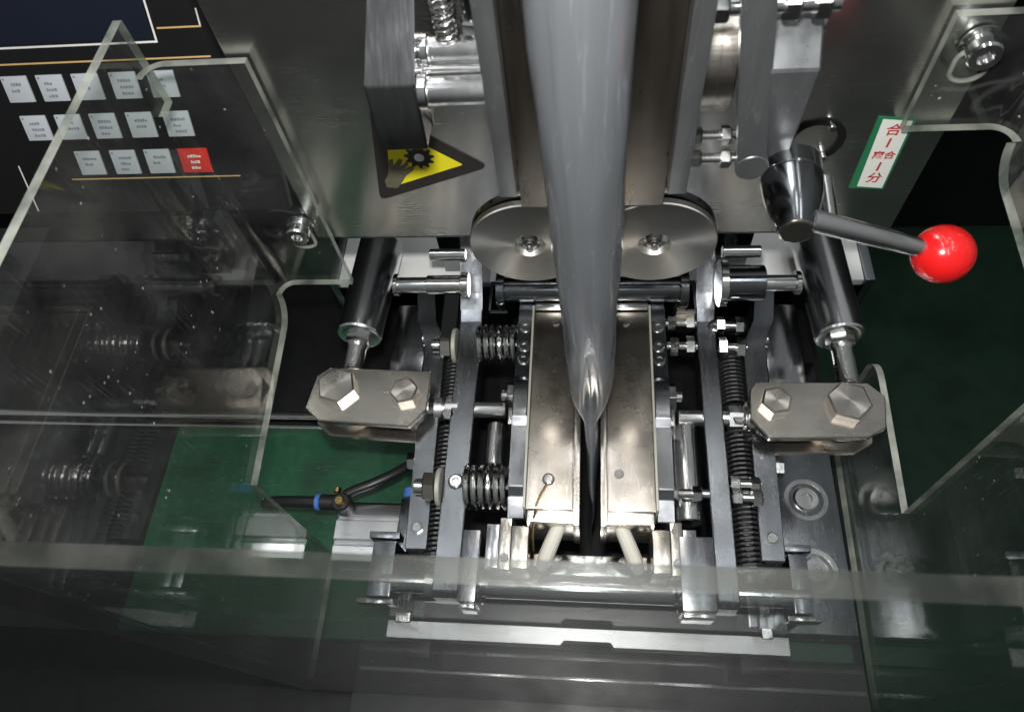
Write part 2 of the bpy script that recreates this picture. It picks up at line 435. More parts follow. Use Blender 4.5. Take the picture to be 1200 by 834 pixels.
for row, (v, xs) in enumerate(((25.6, (-378, -353, -328, -302, -276)), (0, (-376, -351, -326, -300, -274)), (-25, (-347, -321, -296, -270)))):
    for i, x in enumerate(xs):
        red = row == 2 and i == 3
        wd = 10.5 if red else 9.2
        k = MB().box(x + X0 - wd, x + X0 + wd, v - 8.4, v + 8.4, -.5, 1.1, .5).build('key', 'keyred' if red else 'key', cp)
        p = MB(); rr = random.Random(row * 9 + i)
        n = 2 + (i + row) % 2
        for q in range(n):                                # small two- or three-line legends, too fine to read in the photo
            yy = v + 3.2 - q * 4.0; xx = x + X0 - 4.6 + rr.random() * 1.6
            for g in range(rr.choice((3, 4, 5))):
                gw = 1.0 + rr.random() * .9
                if xx + gw > x + X0 + 6: break
                p.box(xx, xx + gw, yy - 1.0, yy + 1.0 * rr.uniform(.3, 1), 1.12, 1.22, 0)
                xx += gw + .5
        if not red: p.box(x + X0 - 8, x + X0 - 6.6, v + 6, v + 7.2, 1.12, 1.22, 0)
        p.build('legend', 'ink' if not red else 'label', k)

# ------------------------------------------------------------------ stickers
t = thing('warning_sticker', 'yellow triangular gear hazard sticker with black border on the panel', 'sticker', (-110, 0, 10))
tri = [Vector((-128, 56)), Vector((-64, 4)), Vector((-142, -25))]
cen = sum(tri, Vector((0, 0))) / 3
def rounded(poly, r, n=5):
    out = []
    for i, p in enumerate(poly):
        a = (poly[i - 1] - p).normalized(); c = (poly[(i + 1) % len(poly)] - p).normalized()
        for k in range(n + 1):
            u = k / n
            out.append(p + a * r * (1 - u) ** 2 + c * r * u ** 2)
    return out
MB().prism([tuple(p) for p in rounded(tri, 7)], 'Y', -.35, .2).build('border', 'stick_black', t)
MB().prism([tuple(p) for p in rounded([cen + (p - cen) * .65 for p in tri], 1.2)], 'Y', -.6, 0).build('field', 'yellow', t)
gc = Vector((-107, 14)); pts = []
for k in range(44):
    q = 2 * math.pi * k / 44; rr = 9.6 if (k % 4) < 2 else 7.2
    pts.append((gc.x + rr * math.cos(q), gc.y + rr * math.sin(q)))
MB().prism(pts, 'Y', -.85, -.4).build('gear_pictogram', 'stick_black', t)
MB().prism([(gc.x + 3.2 * math.cos(2 * math.pi * k / 20), gc.y + 3.2 * math.sin(2 * math.pi * k / 20)) for k in range(20)], 'Y', -1.05, -.6).build('gear_bore', 'label', t)
hand = [(-134, -12), (-127, -13), (-123, -8), (-119, -2), (-113, 3), (-112, 6), (-115, 6.5), (-119, 3.5), (-115, 8.5), (-116, 10.5), (-121, 6.5),
        (-118, 12), (-120, 13.5), (-125, 7.5), (-124, 13), (-126.5, 13), (-128.5, 6), (-130, 0), (-134, -6)]
MB().prism(hand, 'Y', -.75, -.4).build('hand_pictogram', 'faded', t)

t = thing('lever_label', 'white label with green border and red characters beside the lever', 'label', (171, 0, 6))
lab = [Vector((161, 35)), Vector((178.5, 33)), Vector((180, -22)), Vector((163, -20.5))]
MB().prism([(159, 36), (180, 33.5), (181.2, -23.2), (160, -21.5)], 'Y', -.3, .2).build('green_border', 'label_green', t)
MB().prism([(162, 34), (178.5, 32), (180, -22), (164.5, -20)], 'Y', -.5, -.1).build('white_field', 'label', t)
def char(txt, x, z, size, m='red_ink'):
    cu = bpy.data.curves.new('print', 'FONT'); cu.body = txt; cu.size = size * S; cu.align_x = 'CENTER'; cu.align_y = 'CENTER'
    cu.extrude = 0.00008; cu.offset = 0.00012
    tmp = bpy.data.objects.new('tmp', cu); COL.objects.link(tmp)
    bpy.context.view_layer.update()
    me = bpy.data.meshes.new_from_object(tmp.evaluated_get(bpy.context.evaluated_depsgraph_get()))
    bpy.data.objects.remove(tmp)
    me.materials.clear(); me.materials.append(M[m])
    o = bpy.data.objects.new('printed_character', me); COL.objects.link(o); o.parent = t
    o.location = (Vector((x, -.62, z)) - ROOTLOC[t.name]) * S
    o.rotation_euler = (R(90), R(2), 0)
char('合', 170.6, 25.5, 9); char('1', 171, 15.8, 10); char('离合', 171.6, 6, 6.6); char('1', 171.8, -3.4, 10); char('分', 172.3, -13, 9)

# ------------------------------------------------------------------ forming channel and film
t = thing('forming_channel', 'upright steel film channel running down behind the grey tube', 'channel', (0, -62, 39))
MB().box(-37.6, 37.6, -64, -61, 39, 330, .4).build('back_plate', 'channel', t)
for s in (-1, 1):
    MB().box(min(s * 38, s * 47), max(s * 38, s * 47), -73, -52, 57, 330, .7).build('side_rail', 'link', t)
    MB().box(min(s * 40, s * 46), max(s * 40, s * 46), -52, 0, 150, 170, .7).build('stand_off', 'dark', t)
    MB().box(min(s * 34, s * 44), max(s * 34, s * 44), -60.5, -54, 44, 56, .4).build('lower_tab', 'nickel', t)

# grey film tube: round above the wheels, pinched flat between the sealing jaws
bm = MB(); rings = []
prof = [(330, 21.5, 21.5, 0), (230, 21, 21, 0), (150, 19.9, 19.9, 0), (90, 18.8, 18.8, 0), (40, 17.9, 18, 0), (0, 17.2, 17.6, 0), (-30, 16.6, 17.6, .3),
        (-55, 16.2, 18, .9), (-75, 15.8, 18.6, 2.0), (-90, 15.5, 19.2, 3.4), (-102, 15.2, 19.8, 4.6), (-112, 14.8, 20.6, 5.6), (-120, 14.2, 21.4, 6.0), (-126, 12.9, 22.4, 5.8),
        (-131, 10.6, 23.4, 4.4), (-136, 7.4, 24.6, 2.8), (-142, 5.8, 25.6, 1.2), (-150, 5.6, 26.2, .3), (-162, 5.6, 26.4, 0), (-190, 5.2, 26.6, 0), (-230, 4.4, 26.8, 0), (-280, 3, 27, 0), (-335, 3, 27, 0)]
def interp(z):
    for p, q in zip(prof, prof[1:]):
        if q[0] <= z <= p[0]:
            u = (p[0] - z) / (p[0] - q[0]); return [p[i] + (q[i] - p[i]) * u for i in range(4)]
SEG = 72
zs = []
z = 330.0
while z > -335:
    zs.append(z); z -= 14 if z > -60 else 3.5
rd = random.Random(3)
for z in zs:
    _, a, bb, dent = interp(z)
    ring = []
    flat = max(0, min(1, (-140 - z) / 50))
    for k in range(SEG):
        q = 2 * math.pi * k / SEG
        e = 1.0
        x = a * math.copysign(abs(math.cos(q)) ** e, math.cos(q)); y = bb * math.sin(q)
        df = (q - 1.5 * math.pi)
        x += -4.6 * (z + 100) / 277 if z > -100 else 0
        y += dent * math.exp(-(df / .30) ** 2) * 1.3
        crease = .9 * math.exp(-((q - 4.35 - .05 * math.sin(z * .03)) / .045) ** 2) * max(0, min(1, (z - 20) / 60))
        if z < -138 and math.sin(q) < 0: y += (34 * min(1, (-138 - z) / 52)) * math.sin(q)
        wob = crease + (.16 * math.sin(7 * q + z * .03 + 2 * math.sin(z * .013)) + .12 * math.sin(11 * q - z * .05)) + .35 * math.sin(z * .05 + q * 2) * (1 if z < 60 else .6) + .22 * math.sin(z * .11 - q * 3)
        x += wob * (1 - flat) * math.cos(q); y += wob * (1 - flat) * math.sin(q)
        x += flat * (1.2 + .8 * math.sin(z * .028 + 1.0) + .8 * math.sin(y * .1 + z * .05))     # the flat film leans on the right jaw
        ring.append(bm.bm.verts.new((x, -91 + y, z)))
    rings.append(ring)
for i in range(len(rings) - 1):
    for k in range(SEG):
        bm.bm.faces.new((rings[i][k], rings[i][(k + 1) % SEG], rings[i + 1][(k + 1) % SEG], rings[i + 1][k]))
tag(bm.build('film_tube', 'film', smooth=60, loc=(0, -91, -335)), 'grey foil film tube hanging down the middle and pinched between the jaws', 'film tube')

# ------------------------------------------------------------------ feed wheels
def wheel(x, label):
    t = thing('feed_wheel', label, 'wheel', (x, -60, 0), 'film feed wheels')
    d = MB().lathe((x, -60, 0), (0, 1, 0), [(.0, 9.6), (0, 9.8), (0, 35.0), (.6, 35.6), (4, 35.6), (4, 12)], 96, cap=False).build('disc', 'turnedY', t)
    MB().lathe((x, -60, 0), (0, 1, 0), [(0, 9.7), (3.5, 7.6), (4.4, 4.4)], 48, cap=False).build('countersink', 'turnedY', t)
    MB().lathe((x, -62.4, 0), (0, 1, 0), [(0, 1.6), (.2, 2.0), (.8, 2.2), (3, 2.6), (3.2, 4.6), (8, 4.6)], 32).build('spindle', 'chrome', t)
    MB().lathe((x, -53, 0), (0, 1, 0), [(0, 34), (.8, 35.4), (4, 35.4), (5, 34)], 96).build('rear_disc', 'dark', t)
    MB().cyl((x, -56, 0), (x, 0, 0), 13).build('drive_shaft', 'zinc', t)
wheel(-36.2, 'turned steel feed wheel left of the grey film tube')
wheel(36.2, 'turned steel feed wheel right of the grey film tube')

# ------------------------------------------------------------------ upper left arm
t = thing('pressure_arm', 'dark steel block arm in front of the yellow warning sticker', 'arm', (-92, -40, 80))
arm = MB().prism([(-66, 84), (-61, 119), (-8, 168), (-3, 230), (-1, 230), (-1, 110), (-40, 84)], 'X', -104, -80, bev=1.0)
for v in arm.bm.verts: v.co.x += max(0, v.co.z - 119) * (.16 if v.co.x < -92 else .06)
arm.build('block', 'block', t)
for y, z, r in ((-40, 121, 6.2), (-57, 112, 6.6)):
    MB().cyl((-80.2, y, z), (-47.3, y, z), r, ch=.6).build('cross_pin', 'shaftX', t)
    MB().lathe((-79.5, y, z), (1, 0, 0), [(0, r + 1.6), (.5, r + 2), (4, r + 2), (4.6, r + 1.4)], 32).build('collar', 'chrome', t)
MB().cyl((-80.2, -48.5, 117), (-47.3, -48.5, 117), 2.2).build('guide_pin', 'chrome', t)
MB().tube([(-77, -57, 106), (-78, -54, 98), (-79, -50, 90), (-80, -46, 82)], .8, 8).build('cotter_wire', 'dark', t)
t = tag(MB().helix((-66, -38, 128), (-66, -38, 180), 5.2, .9, 17).build('upright_spring', 'zinc', loc=(-66, -38, 128)),
        'small upright coil spring above the left chrome cross pins', 'spring')
t = thing('spring_post', 'slim dark post beside the small upright spring', 'post', (-54, -36, 142))
MB().cyl((-54, -38, 127), (-54, -38, 215), 3.2).build('post', 'dark', t)
hexbolt(t, (-54, -38, 130), (0, 0, 1), 5.5, 6, 'chrome', name='hex_nut')

# ------------------------------------------------------------------ upper right levers
t = thing('roller_drum', 'pale ribbed roller drum right of the film channel', 'roller', (54, -34, 82))
MB().lathe((48.5, -34, 112), (1, 0, 0), [(0, 27), (.6, 28), (5.6, 28), (5.8, 27.4), (6.3, 27.4), (6.5, 28), (13.4, 28), (14, 27)], 72).build('drum', 'nickel', t)
MB().cyl((47.5, -34, 112), (66, -34, 112), 6).build('axle', 'dark', t)
t = thing('hanging_link', 'dark flat steel link hanging left of the lever block', 'link', (80, -66, 62))
def slab(p0, p1, wv, tv, m, name, parent, bev=.8):
    """bar from p0 to p1 with half-width vector wv and half-thickness vector tv"""
    p0, p1, wv, tv = V(p0), V(p1), V(wv), V(tv); b = MB()
    vs = [b.bm.verts.new(p + wv * i + tv * j) for p in (p0, p1) for i in (-1, 1) for j in (-1, 1)]
    for f in ((0, 1, 3, 2), (4, 6, 7, 5), (0, 4, 5, 1), (2, 3, 7, 6), (0, 2, 6, 4), (1, 5, 7, 3)): b.bm.faces.new([vs[i] for i in f])
    bmesh.ops.bevel(b.bm, geom=list(b.bm.edges), offset=bev, segments=2, affect='EDGES')
    return b.build(name, m, parent)
slab((76, -66, 74), (61, -66, 172), (6.6, 0, .9), (0, 4, 0), 'link', 'link_bar', t)
MB().cyl((76.6, -70.4, 71), (76.6, -61.6, 71), 8).build('link_eye', 'link', t)
MB().tube([(89 + 5 * math.cos(q), -63, 61 + 5 * math.sin(q)) for q in [2 * math.pi * k / 16 for k in range(15)]], 1.1, 8).build('hook_ring', 'dark', t)
for i, (y, z) in enumerate(((-56, 79), (-64, 72))):
    bt = thing('link_bolt', ('upper' if i == 0 else 'lower') + ' of two short bolts joining the channel to the dark link', 'bolt', (58, y, z), 'short bolts at the link')
    MB().cyl((47.5, y, z), (73, y, z), 2.4).build('shank', 'zinc', bt)
    hexbolt(bt, (48, y, z), (1, 0, 0), 4.6, 5, 'zinc', .2, 'head')
    hexbolt(bt, (62, y, z), (1, 0, 0), 4.8, 5, 'zinc', .6, 'hex_nut')
bt = thing('top_bolt', 'long plated bolt passing through the link at the top edge', 'bolt', (67, -62, 151))
MB().cyl((44, -62, 152), (96, -62, 152), 3.4).build('shank', 'zinc', bt)
for x, r in ((47.4, 6.2), (58.5, 6.2), (74.5, 6.4), (86, 6.6)):
    hexbolt(bt, (x, -62, 152), (1, 0, 0), r, 6, 'zinc', .3 + x, 'hex_nut')

t = thing('lever_block', 'square dark steel block above the lever hub on the right', 'block', (90, -50, 72))
MB().prism([(-64, 70), (-70, 127), (-34, 158), (-28, 158), (-24, 90), (-40, 70)], 'X', 73, 94, bev=1.0).build('block', 'link', t)
MB().cyl((92, -44, 132), (97.5, -44, 132), 7).build('end_boss', 'zinc', t)
hexbolt(t, (80, -64.5, 68.5), (-1, 0, 0), 4.2, 5, 'zinc', .2, 'hex_bolt')

t = thing('clutch_lever', 'chrome lever with red ball knob on a dark tapered hub', 'lever', (96, -40, 60))
MB().lathe((95, -103, 63.5), (.05, 1, 0), [(0, 7.8), (.6, 8.4), (3.5, 9.4), (10, 11.3), (20, 13.6), (30, 14.6), (31, 14.2), (32, 14.6), (41, 14.8)], 56).build('hub', 'dark', t)
MB().lathe((95, -103.6, 63.5), (.05, 1, 0), [(0, 7.4), (.4, 8.2), (1.2, 8.2)], 48).build('hub_face', 'nickel', t)
MB().lathe((113, -70, 62), (-.05, -1, 0), [(0, 3.4), (26, 3.4), (27, 2.6)], 20).build('key_pin', 'chrome', t)
MB().lathe((101, -99, 67), V(62, -1, -23), [(0, 4.9), (2, 5.3), (54, 4.6), (62, 4.4)], 28).build('rod', 'shaftX', t)
k = MB(); 
k.lathe((169 - 13.6, -100, 46.2), V(62, 0, -23).normalized(), [(14.2 - 14.2 * math.cos(q), 14.2 * math.sin(q)) for q in [math.pi * i / 24 for i in range(25)]], 48, cap=False)
k.build('knob', 'knob', t, smooth=80)

# ------------------------------------------------------------------ chrome push rods
def push_rod(s, label):
    t = thing('push_rod', label, 'rod', (s * 200, 30, -184), 'chrome push rods')
    x0, x1 = s * 194, s * 199.5
    d = V(x1 - x0, -100, 0)
    MB().lathe((x0, 87, -184), d, [(0, 20), (1, 20.4), (97, 19.4), (99, 18.6), (100, 15)], 56).build('barrel', 'shaftY', t)
    xe = s * 199.2
    MB().hexa((xe, -13, -184), (0, -1, 0), 11, 8, .4, 1).build('lock_nut', 'zinc', t)
    MB().cyl((xe, -20, -184), (xe, -26, -184), 9.2, 8, ch=1.5).build('neck', 'zinc', t)
    b = MB()
    pr = [(0, 7.6)]
    for q in range(14): pr += [(1 + q * 2.6, 8.3), (2.3 + q * 2.6, 7.3)]
    b.lathe((xe, -21, -184), (0, -1, 0), pr + [(40, 7.3)], 28).build('threaded_end', 'zinc', t)
push_rod(-1, 'chrome push rod running to the left linkage')
push_rod(1, 'chrome push rod running to the right linkage')

# ------------------------------------------------------------------ linkages
PL = [(-214, -50), (-129, -53), (-128.5, -87), (-141, -102), (-215, -98), (-228, -87), (-224, -58)]
PR = [(121, -67), (126, -60), (208, -60), (219, -71), (215, -97), (201, -105), (131, -107), (119, -91)]
def linkage(s, poly, big, small, label):
    t = thing('linkage', label, 'linkage', (s * 172, -78, -196), 'toggle linkages')
    low = [(p[0] - s * 2, p[1] - 2) for p in poly]
    MB().prism(low, 'Z', -200, -194.5, bev=.8).build('lower_plate', 'nickel', t)
    MB().prism(poly, 'Z', -176, -170, bev=.8).build('upper_plate', 'nickel', t)
    for (x, y), r, h, rot in ((big, 16.2, 8.5, .25), (small, 11.6, 8, .75)):
        bo = MB().hexa((x, y, -170), (0, 0, 1), r, h, rot, 1.1).build('hex_bolt', 'turnedZ', t)
        MB().cyl((x, y, -194), (x, y, -176.5), r * .72).build('pivot_pin', 'zinc', t)
    x, y = big
    MB().lathe((x, y, -191.5), (0, 0, 1), [(0, 19), (1.5, 21), (11.5, 21), (13, 19)], 48).build('rod_end_eye', 'chrome', t)
    MB().lathe((small[0], small[1], -190), (0, 0, 1), [(0, 13), (1, 14), (10, 14), (11, 13)], 40).build('stud_eye', 'zinc', t)
    # stud from the small pin through the inner clamp arm
    yy = small[1] - 2
    MB().cyl((small[0] - s * 8, yy, -193), (s * 68, yy, -193), 6.4, ch=.8).build('stud', 'shaftX', t)
    MB().hexa((s * 107, yy, -193), (s, 0, 0), 10.5, 11, .5, 1).build('stud_nut', 'alu', t)
    MB().cyl((s * 120, yy, -193), (s * 127, yy, -193), 9.5).build('stud_collar', 'alu', t)
linkage(-1, PL, (-203, -70), (-147, -74), 'satin plate linkage with two hex bolts on the left')
linkage(1, PR, (190, -79), (138, -79), 'satin plate linkage with two hex bolts on the right')

# ------------------------------------------------------------------ clamp arms
def inner_arm(s, xa, xb, fa, fb, label):
    t = thing('clamp_arm', label, 'arm', (s * 100, -90, -212), 'long inner clamp arms')
    a, c = min(s * xa, s * xb), max(s * xa, s * xb)
    MB().prism([(84, -206), (84, -136), (70, -139), (48, -154), (24, -172), (12, -179), (2, -183), (-8, -184), (-222, -184), (-226, -188), (-226, -212), (40, -212)], 'X', a, c, bev=.8).build('bar', 'plate', t)
    a, c = min(s * fa, s * fb), max(s * fa, s * fb)
    MB().box(a, c, -229, -178, -214, -182.6, .8).build('foot', 'plate', t)
    MB().box(a + 1, c - 1, -232.5, -229.2, -211, -186, .5).build('foot_lip', 'zinc', t)
    MB().box(min(s * 76, s * 86), max(s * 76, s * 86), 4, 34, -214, -168, .8).build('rear_lug', 'plate', t)
    for y in ((-141, ) if s < 0 else (-2, )):
        MB().lathe((s * 102, y, -184.3), (0, 0, 1), [(0, 6), (.4, 6.3), (2.6, 5.6), (3.2, 4.4), (3.2, 2.4), (1.4, 2.2), (1.4, .01)], 28).build('cap_screw', 'chrome', t)
inner_arm(-1, 93, 112, 80, 92.6, 'long blue-grey clamp arm left of the sealing jaws')
inner_arm(1, 87, 102, 63, 86.6, 'long blue-grey clamp arm right of the sealing jaws')

def outer_arm(s, label):
    t = thing('outer_arm', label, 'arm', (s * 130, -90, -215), 'cranked outer arms')
    k = [(120, -192), (124, -15), (136, 8), (140, 46), (157, 46), (152, 8), (141, -15), (137, -192)]
    MB().prism([(s * p[0], p[1]) for p in k], 'Z', -214, -190, bev=.8).build('cranked_bar', 'plate', t)
    MB().hexa((s * 129, -176, -190.2), (0, 0, 1), 4.5, 3.5, .2, .6).build('set_screw', 'zinc', t)
    MB().cyl((s * 140, -5, -200), (s * 147, -5, -200), 6).build('side_boss', 'zinc', t)
outer_arm(-1, 'cranked grey outer arm beside the left linkage')
outer_arm(1, 'cranked grey outer arm beside the right linkage')

# pivot shaft under the wheels, split into the dark middle and bright ends
t = thing('pivot_shaft', 'dark cross shaft under the feed wheels with bright stepped ends', 'shaft', (0, 14, -150))
MB().cyl((-76, 14, -152), (76, 14, -152), 10.5).build('middle', 'dark', t)
for s in (-1, 1):
    MB().cyl((s * 70, 14, -152), (s * 77, 14, -152), 15).build('collar', 'dark', t)
    k = 1.0 if s > 0 else .55
    MB().cyl((s * 101, 18, -150), (s * 107, 18, -150), 19 * k).build('flange', 'zinc', t)
    MB().cyl((s * 107, 18, -150), (s * 136, 18, -150), 14.5 * k).build('journal', 'dark' if s > 0 else 'zinc', t)
    MB().cyl((s * 136, 18, -150), (s * 160, 18, -150), 6.5).build('end_pin', 'shaftX', t)
    MB().cyl((s * 160, 18, -150), (s * 164, 18, -150), 9.5).build('end_washer', 'zinc', t)
    MB().cyl((s * 104, 40, -138), (s * 134, 40, -138), 5).build('stay_pin', 'zinc', t)
for s in (-1, 1):
    o = MB().box(min(s * 148, s * 178), max(s * 148, s * 178), -42, 40, -330, -214, 1).build('side_block', 'block', loc=(s * 163, 0, -330))
    tag(o, ('left' if s < 0 else 'right') + ' dull grey bearing block between push rod and outer arm', 'block', 'grey bearing blocks')

# ------------------------------------------------------------------ sealing jaws
def jaw(s, label):
    t = thing('sealing_jaw', label, 'jaw', (s * 30, -90, -205), 'heated sealing jaws')
    def X(a, c): return (min(s * a, s * c), max(s * a, s * c))
    MB().box(*X(9, 45), -176, -6, -212, -165, .8).build('jaw_block', 'nickel', t)
    MB().box(*X(12.6, 45.8), -168, -3, -164.6, -160, .5).build('cover_plate', 'jawcover', t)
    MB().box(*X(7.4, 12.0), -178, -4, -212, -162.5, .5).build('sealing_face', 'nickel', t)
    MB().box(*X(14, 45.6), -1.8, 3, -170, -155, .5).build('rear_bar', 'zinc', t)
    MB().box(*X(14, 45.6), 6, 9, -170, -152, .5).build('rear_strip', 'nickel', t)
    hexbolt(t, (s * 28, -14, -159.8), (0, 0, 1), 3.2, 1.6, 'zinc', .2, 'cover_screw')
    if s > 0: MB().lathe((s * 20.5, -141, -159.4), (0, 0, 1), [(0, 3.6), (.3, 3.6), (.3, 2.6), (-1, 2.2), (-1, .01)], 24).build('screw_hole', 'dark', t)
    # carrier plate on the outer side
    c = MB().prism([(18, -165), (-60, -165), (-66, -160), (-96, -160), (-102, -164), (-150, -164), (-156, -170), (-172, -172), (-172, -214), (18, -214)], 'X', *X(48, 59.5), bev=.7).build('carrier', 'carrier', t)
    for y in (-14, -32, -44):
        MB().lathe((s * 53.5, y, -165), (0, 0, 1), [(-.5, 5), (.8, 5), (2.2, 4), (2.2, 2), (1, 1.8), (1, .01)], 24).build('cap_screw', 'chrome', t)
    MB().box(*X(45.9, 47.6), -168, 2, -190, -157, .3).build('insulation_strip', 'washer', t)
    MB().box(*X(44, 56), -206, -176, -216, -176, .6).build('front_foot', 'nickel', t)
    MB().box(*X(60, 63), -100, -86, -190, -166, .4).build('thermal_clip', 'zinc', t)
    # white glass-fibre sleeves of the heater leads
    MB().tube([(s * 19, -166, -178), (s * 21, -172, -178), (s * 24, -178, -180), (s * 28, -186, -185), (s * 32, -194, -192), (s * 35, -199, -200)], 6, 14, [4.8, 5.0, 5.3, 5.6, 5.9, 4.6]).build('heater_sleeve', 'sleeve', t)
    return t
j = jaw(-1, 'sealing jaw with heat-stained cover and small cap screw left of the film')
MB().lathe((-30, -146, -160.2), (0, 0, 1), [(0, 4.4), (.5, 4.6), (2.2, 4.0), (2.6, 3), (2.6, 1.6), (1.2, 1.4), (1.2, .01)], 24).build('cap_screw', 'zinc', j)
MB().tube([(-31, -150, -158.4), (-35, -157, -158.6), (-38, -165, -160), (-40, -174, -166), (-41, -182, -176), (-41, -190, -192)], .8, 8).build('earth_wire', 'brass', j)
jaw(1, 'sealing jaw with small screw hole in its cover right of the film')
t = thing('front_tie_bar', 'short bright tie bar between the front ends of the jaws', 'bar', (0, -193, -216))
MB().box(-30, 30, -201, -186, -222, -214, .8).build('bar', 'zinc', t)
MB().box(-42, -36.2, -197, -188, -224, -206, .5).build('end_lug', 'nickel', t)
MB().box(36.2, 42, -197, -188, -224, -206, .5).build('end_lug', 'nickel', t)

# ------------------------------------------------------------------ springs
def comp_spring(y, label):
    t = thing('compression_spring', label, 'spring', (-77, y, -200), 'compression springs left of the jaws')
    MB().helix((-92.4, y, -184), (-60.5, y, -184), 15.4, 2.3, 6.2, 24, 10).build('coil', 'zinc', t)
    MB().cyl((-93, y, -184), (-60, y, -184), 7.5).build('guide_bolt', 'dark', t)
    MB().cyl((-116, y, -186), (-112.4, y, -186), 15).build('fibre_washer', 'washer', t)
    MB().hexa((-117.7, y, -186), (-1, 0, 0), 12, 9, .3, 1).build('hex_nut', 'nickel', t)
    MB().cyl((-126, y, -186), (-134, y, -186), 6).build('bolt_end', 'zinc', t)
comp_spring(-20, 'fat coil spring at the rear left of the jaws')
comp_spring(-145, 'fat coil spring at the front left of the jaws')
def bolt_pair(y, z, x0, x1, n, label):
    t = thing('adjusting_bolt', label, 'bolt', ((x0 + x1) / 2, y, z), 'adjusting bolts right of the jaws')
    MB().cyl((x0, y, z), (x1, y, z), 3.6).build('shank', 'zinc', t)
    for xx, r in n: hexbolt(t, (xx, y, z), (1, 0, 0), r, 7, 'zinc', xx, 'hex_nut')
bolt_pair(-1, -180, 61, 86.4, ((63, 7), (78, 7)), 'rear adjusting bolt between right jaw and clamp arm')
bolt_pair(-22, -182, 61, 86.4, ((64, 8.5), (77, 8.5)), 'second adjusting bolt from the rear between right jaw and clamp arm')
bolt_pair(-1, -184, 102.6, 126, ((103, 7.5), (118, 7.5)), 'rear adjusting bolt between right clamp arm and outer arm')
bolt_pair(-22, -184, 102.6, 126, ((103, 9), (117, 9)), 'second adjusting bolt from the rear between right clamp and outer arms')
bolt_pair(-147, -181, 57, 86.4, ((57, 5.5), (74, 6)), 'front adjusting bolt between right jaw and clamp arm')
bolt_pair(-148, -184, 102.6, 125, ((103, 7), (117, 7)), 'front adjusting bolt crossing over the black spring on the right')
bolt_pair(-137, -186, 102.6, 125, ((103, 6), (117, 6)), 'plated bolt just behind the front one over the right black spring')
t = thing('guide_pin', 'satin steel guide pin lying lengthwise right of the right jaw', 'pin', (72, -115, -205))
MB().cyl((72, -88, -196), (72, -165, -196), 10.5, ch=1).build('pin', 'shaftY', t)
t = thing('guide_pin', 'pale guide pin lying lengthwise left of the left jaw', 'pin', (-72, -110, -205))
MB().cyl((-76, -88, -196), (-76, -124, -196), 7.5, ch=1).build('pin', 'shaftY', t)
t = thing('rear_guide_pin', 'short satin block beside the dark shaft right of the jaws', 'block', (76, -5, -190))
MB().prism([(69, 2), (71, 30), (84, 30), (85, 2)], 'Z', -200, -168, bev=.8).build('block', 'nickel', t)
t = thing('rear_guide_pin', 'short dark block beside the dark shaft left of the jaws', 'block', (-76, -5, -190))
MB().prism([(-69, 2), (-71, 30), (-84, 30), (-85, 2)], 'Z', -200, -168, bev=.8).build('block', 'dark', t)

for s in (-1, 1):
    side = 'left' if s < 0 else 'right'
    def X(a, c): return (min(s * a, s * c), max(s * a, s * c))
    t = thing('stop_block', f'grooved steel stop block at the front between {side} jaw foot and clamp foot', 'block', (s * 68, -188, -216), 'stop blocks')
    MB().box(*X(58, 66.5), -204, -166, -216, -190, .6).build('inner_half', 'nickel', t)
    MB().box(*X(67.3, 77), -202, -170, -216, -194, .6).build('outer_half', 'carrier', t)
    MB().cyl((s * 62, -196, -190.2), (s * 62, -196, -187.5), 3.2).build('dowel', 'zinc', t)
    t = thing('jaw_lever', f'small upright steel lever leaning between {side} jaw carrier and clamp arm', 'lever', (s * 66, -70, -214), 'jaw levers')
    MB().prism([(-62, -212), (-58, -178), (-64, -171), (-74, -171), (-80, -180), (-84, -212)], 'X', *X(60.2, 66), bev=.6).build('lever_plate', 'block', t)
    MB().cyl((s * 66, -69, -180), (s * 71, -69, -180), 4.2).build('pivot_screw', 'chrome', t)
    t = thing('side_nut', f'plated lock nut standing outside the {side} outer arm', 'nut', (s * 144, -118, -202), 'outer lock nuts')
    MB().cyl((s * 137.4, -118, -202), (s * 140, -118, -202), 8.5).build('washer', 'zinc', t)
    MB().hexa((s * 140, -118, -202), (s, 0, 0), 7.4, 6.5, .3, .8).build('hex_nut', 'zinc', t)
    t = thing('spring_anchor', f'bright screw eye anchoring the {side} black springs between both arms', 'anchor', (s * 114, -80, -204), 'spring anchors')
    MB().cyl((s * 114, -84, -214), (s * 114, -84, -188), 3.6).build('post', 'zinc', t)
    MB().hexa((s * 114, -84, -188), (0, 0, 1), 5.4, 4, .4, .7).build('hex_head', 'zinc', t)
    for y0, y1, turns, which in ((-24, -66, 13, 'rear'), (-92, -196, 30, 'front')):
        o = MB().helix((s * 114, y0, -200), (s * 114, y1, -200), 9.6, 1.35, turns, 14, 6).build('tension_spring', 'spring_black', loc=(s * 114, y0, -200))
        tag(o, f'black tension spring at the {which} between the {"left" if s < 0 else "right"} clamp and outer arms', 'spring', 'black tension springs')

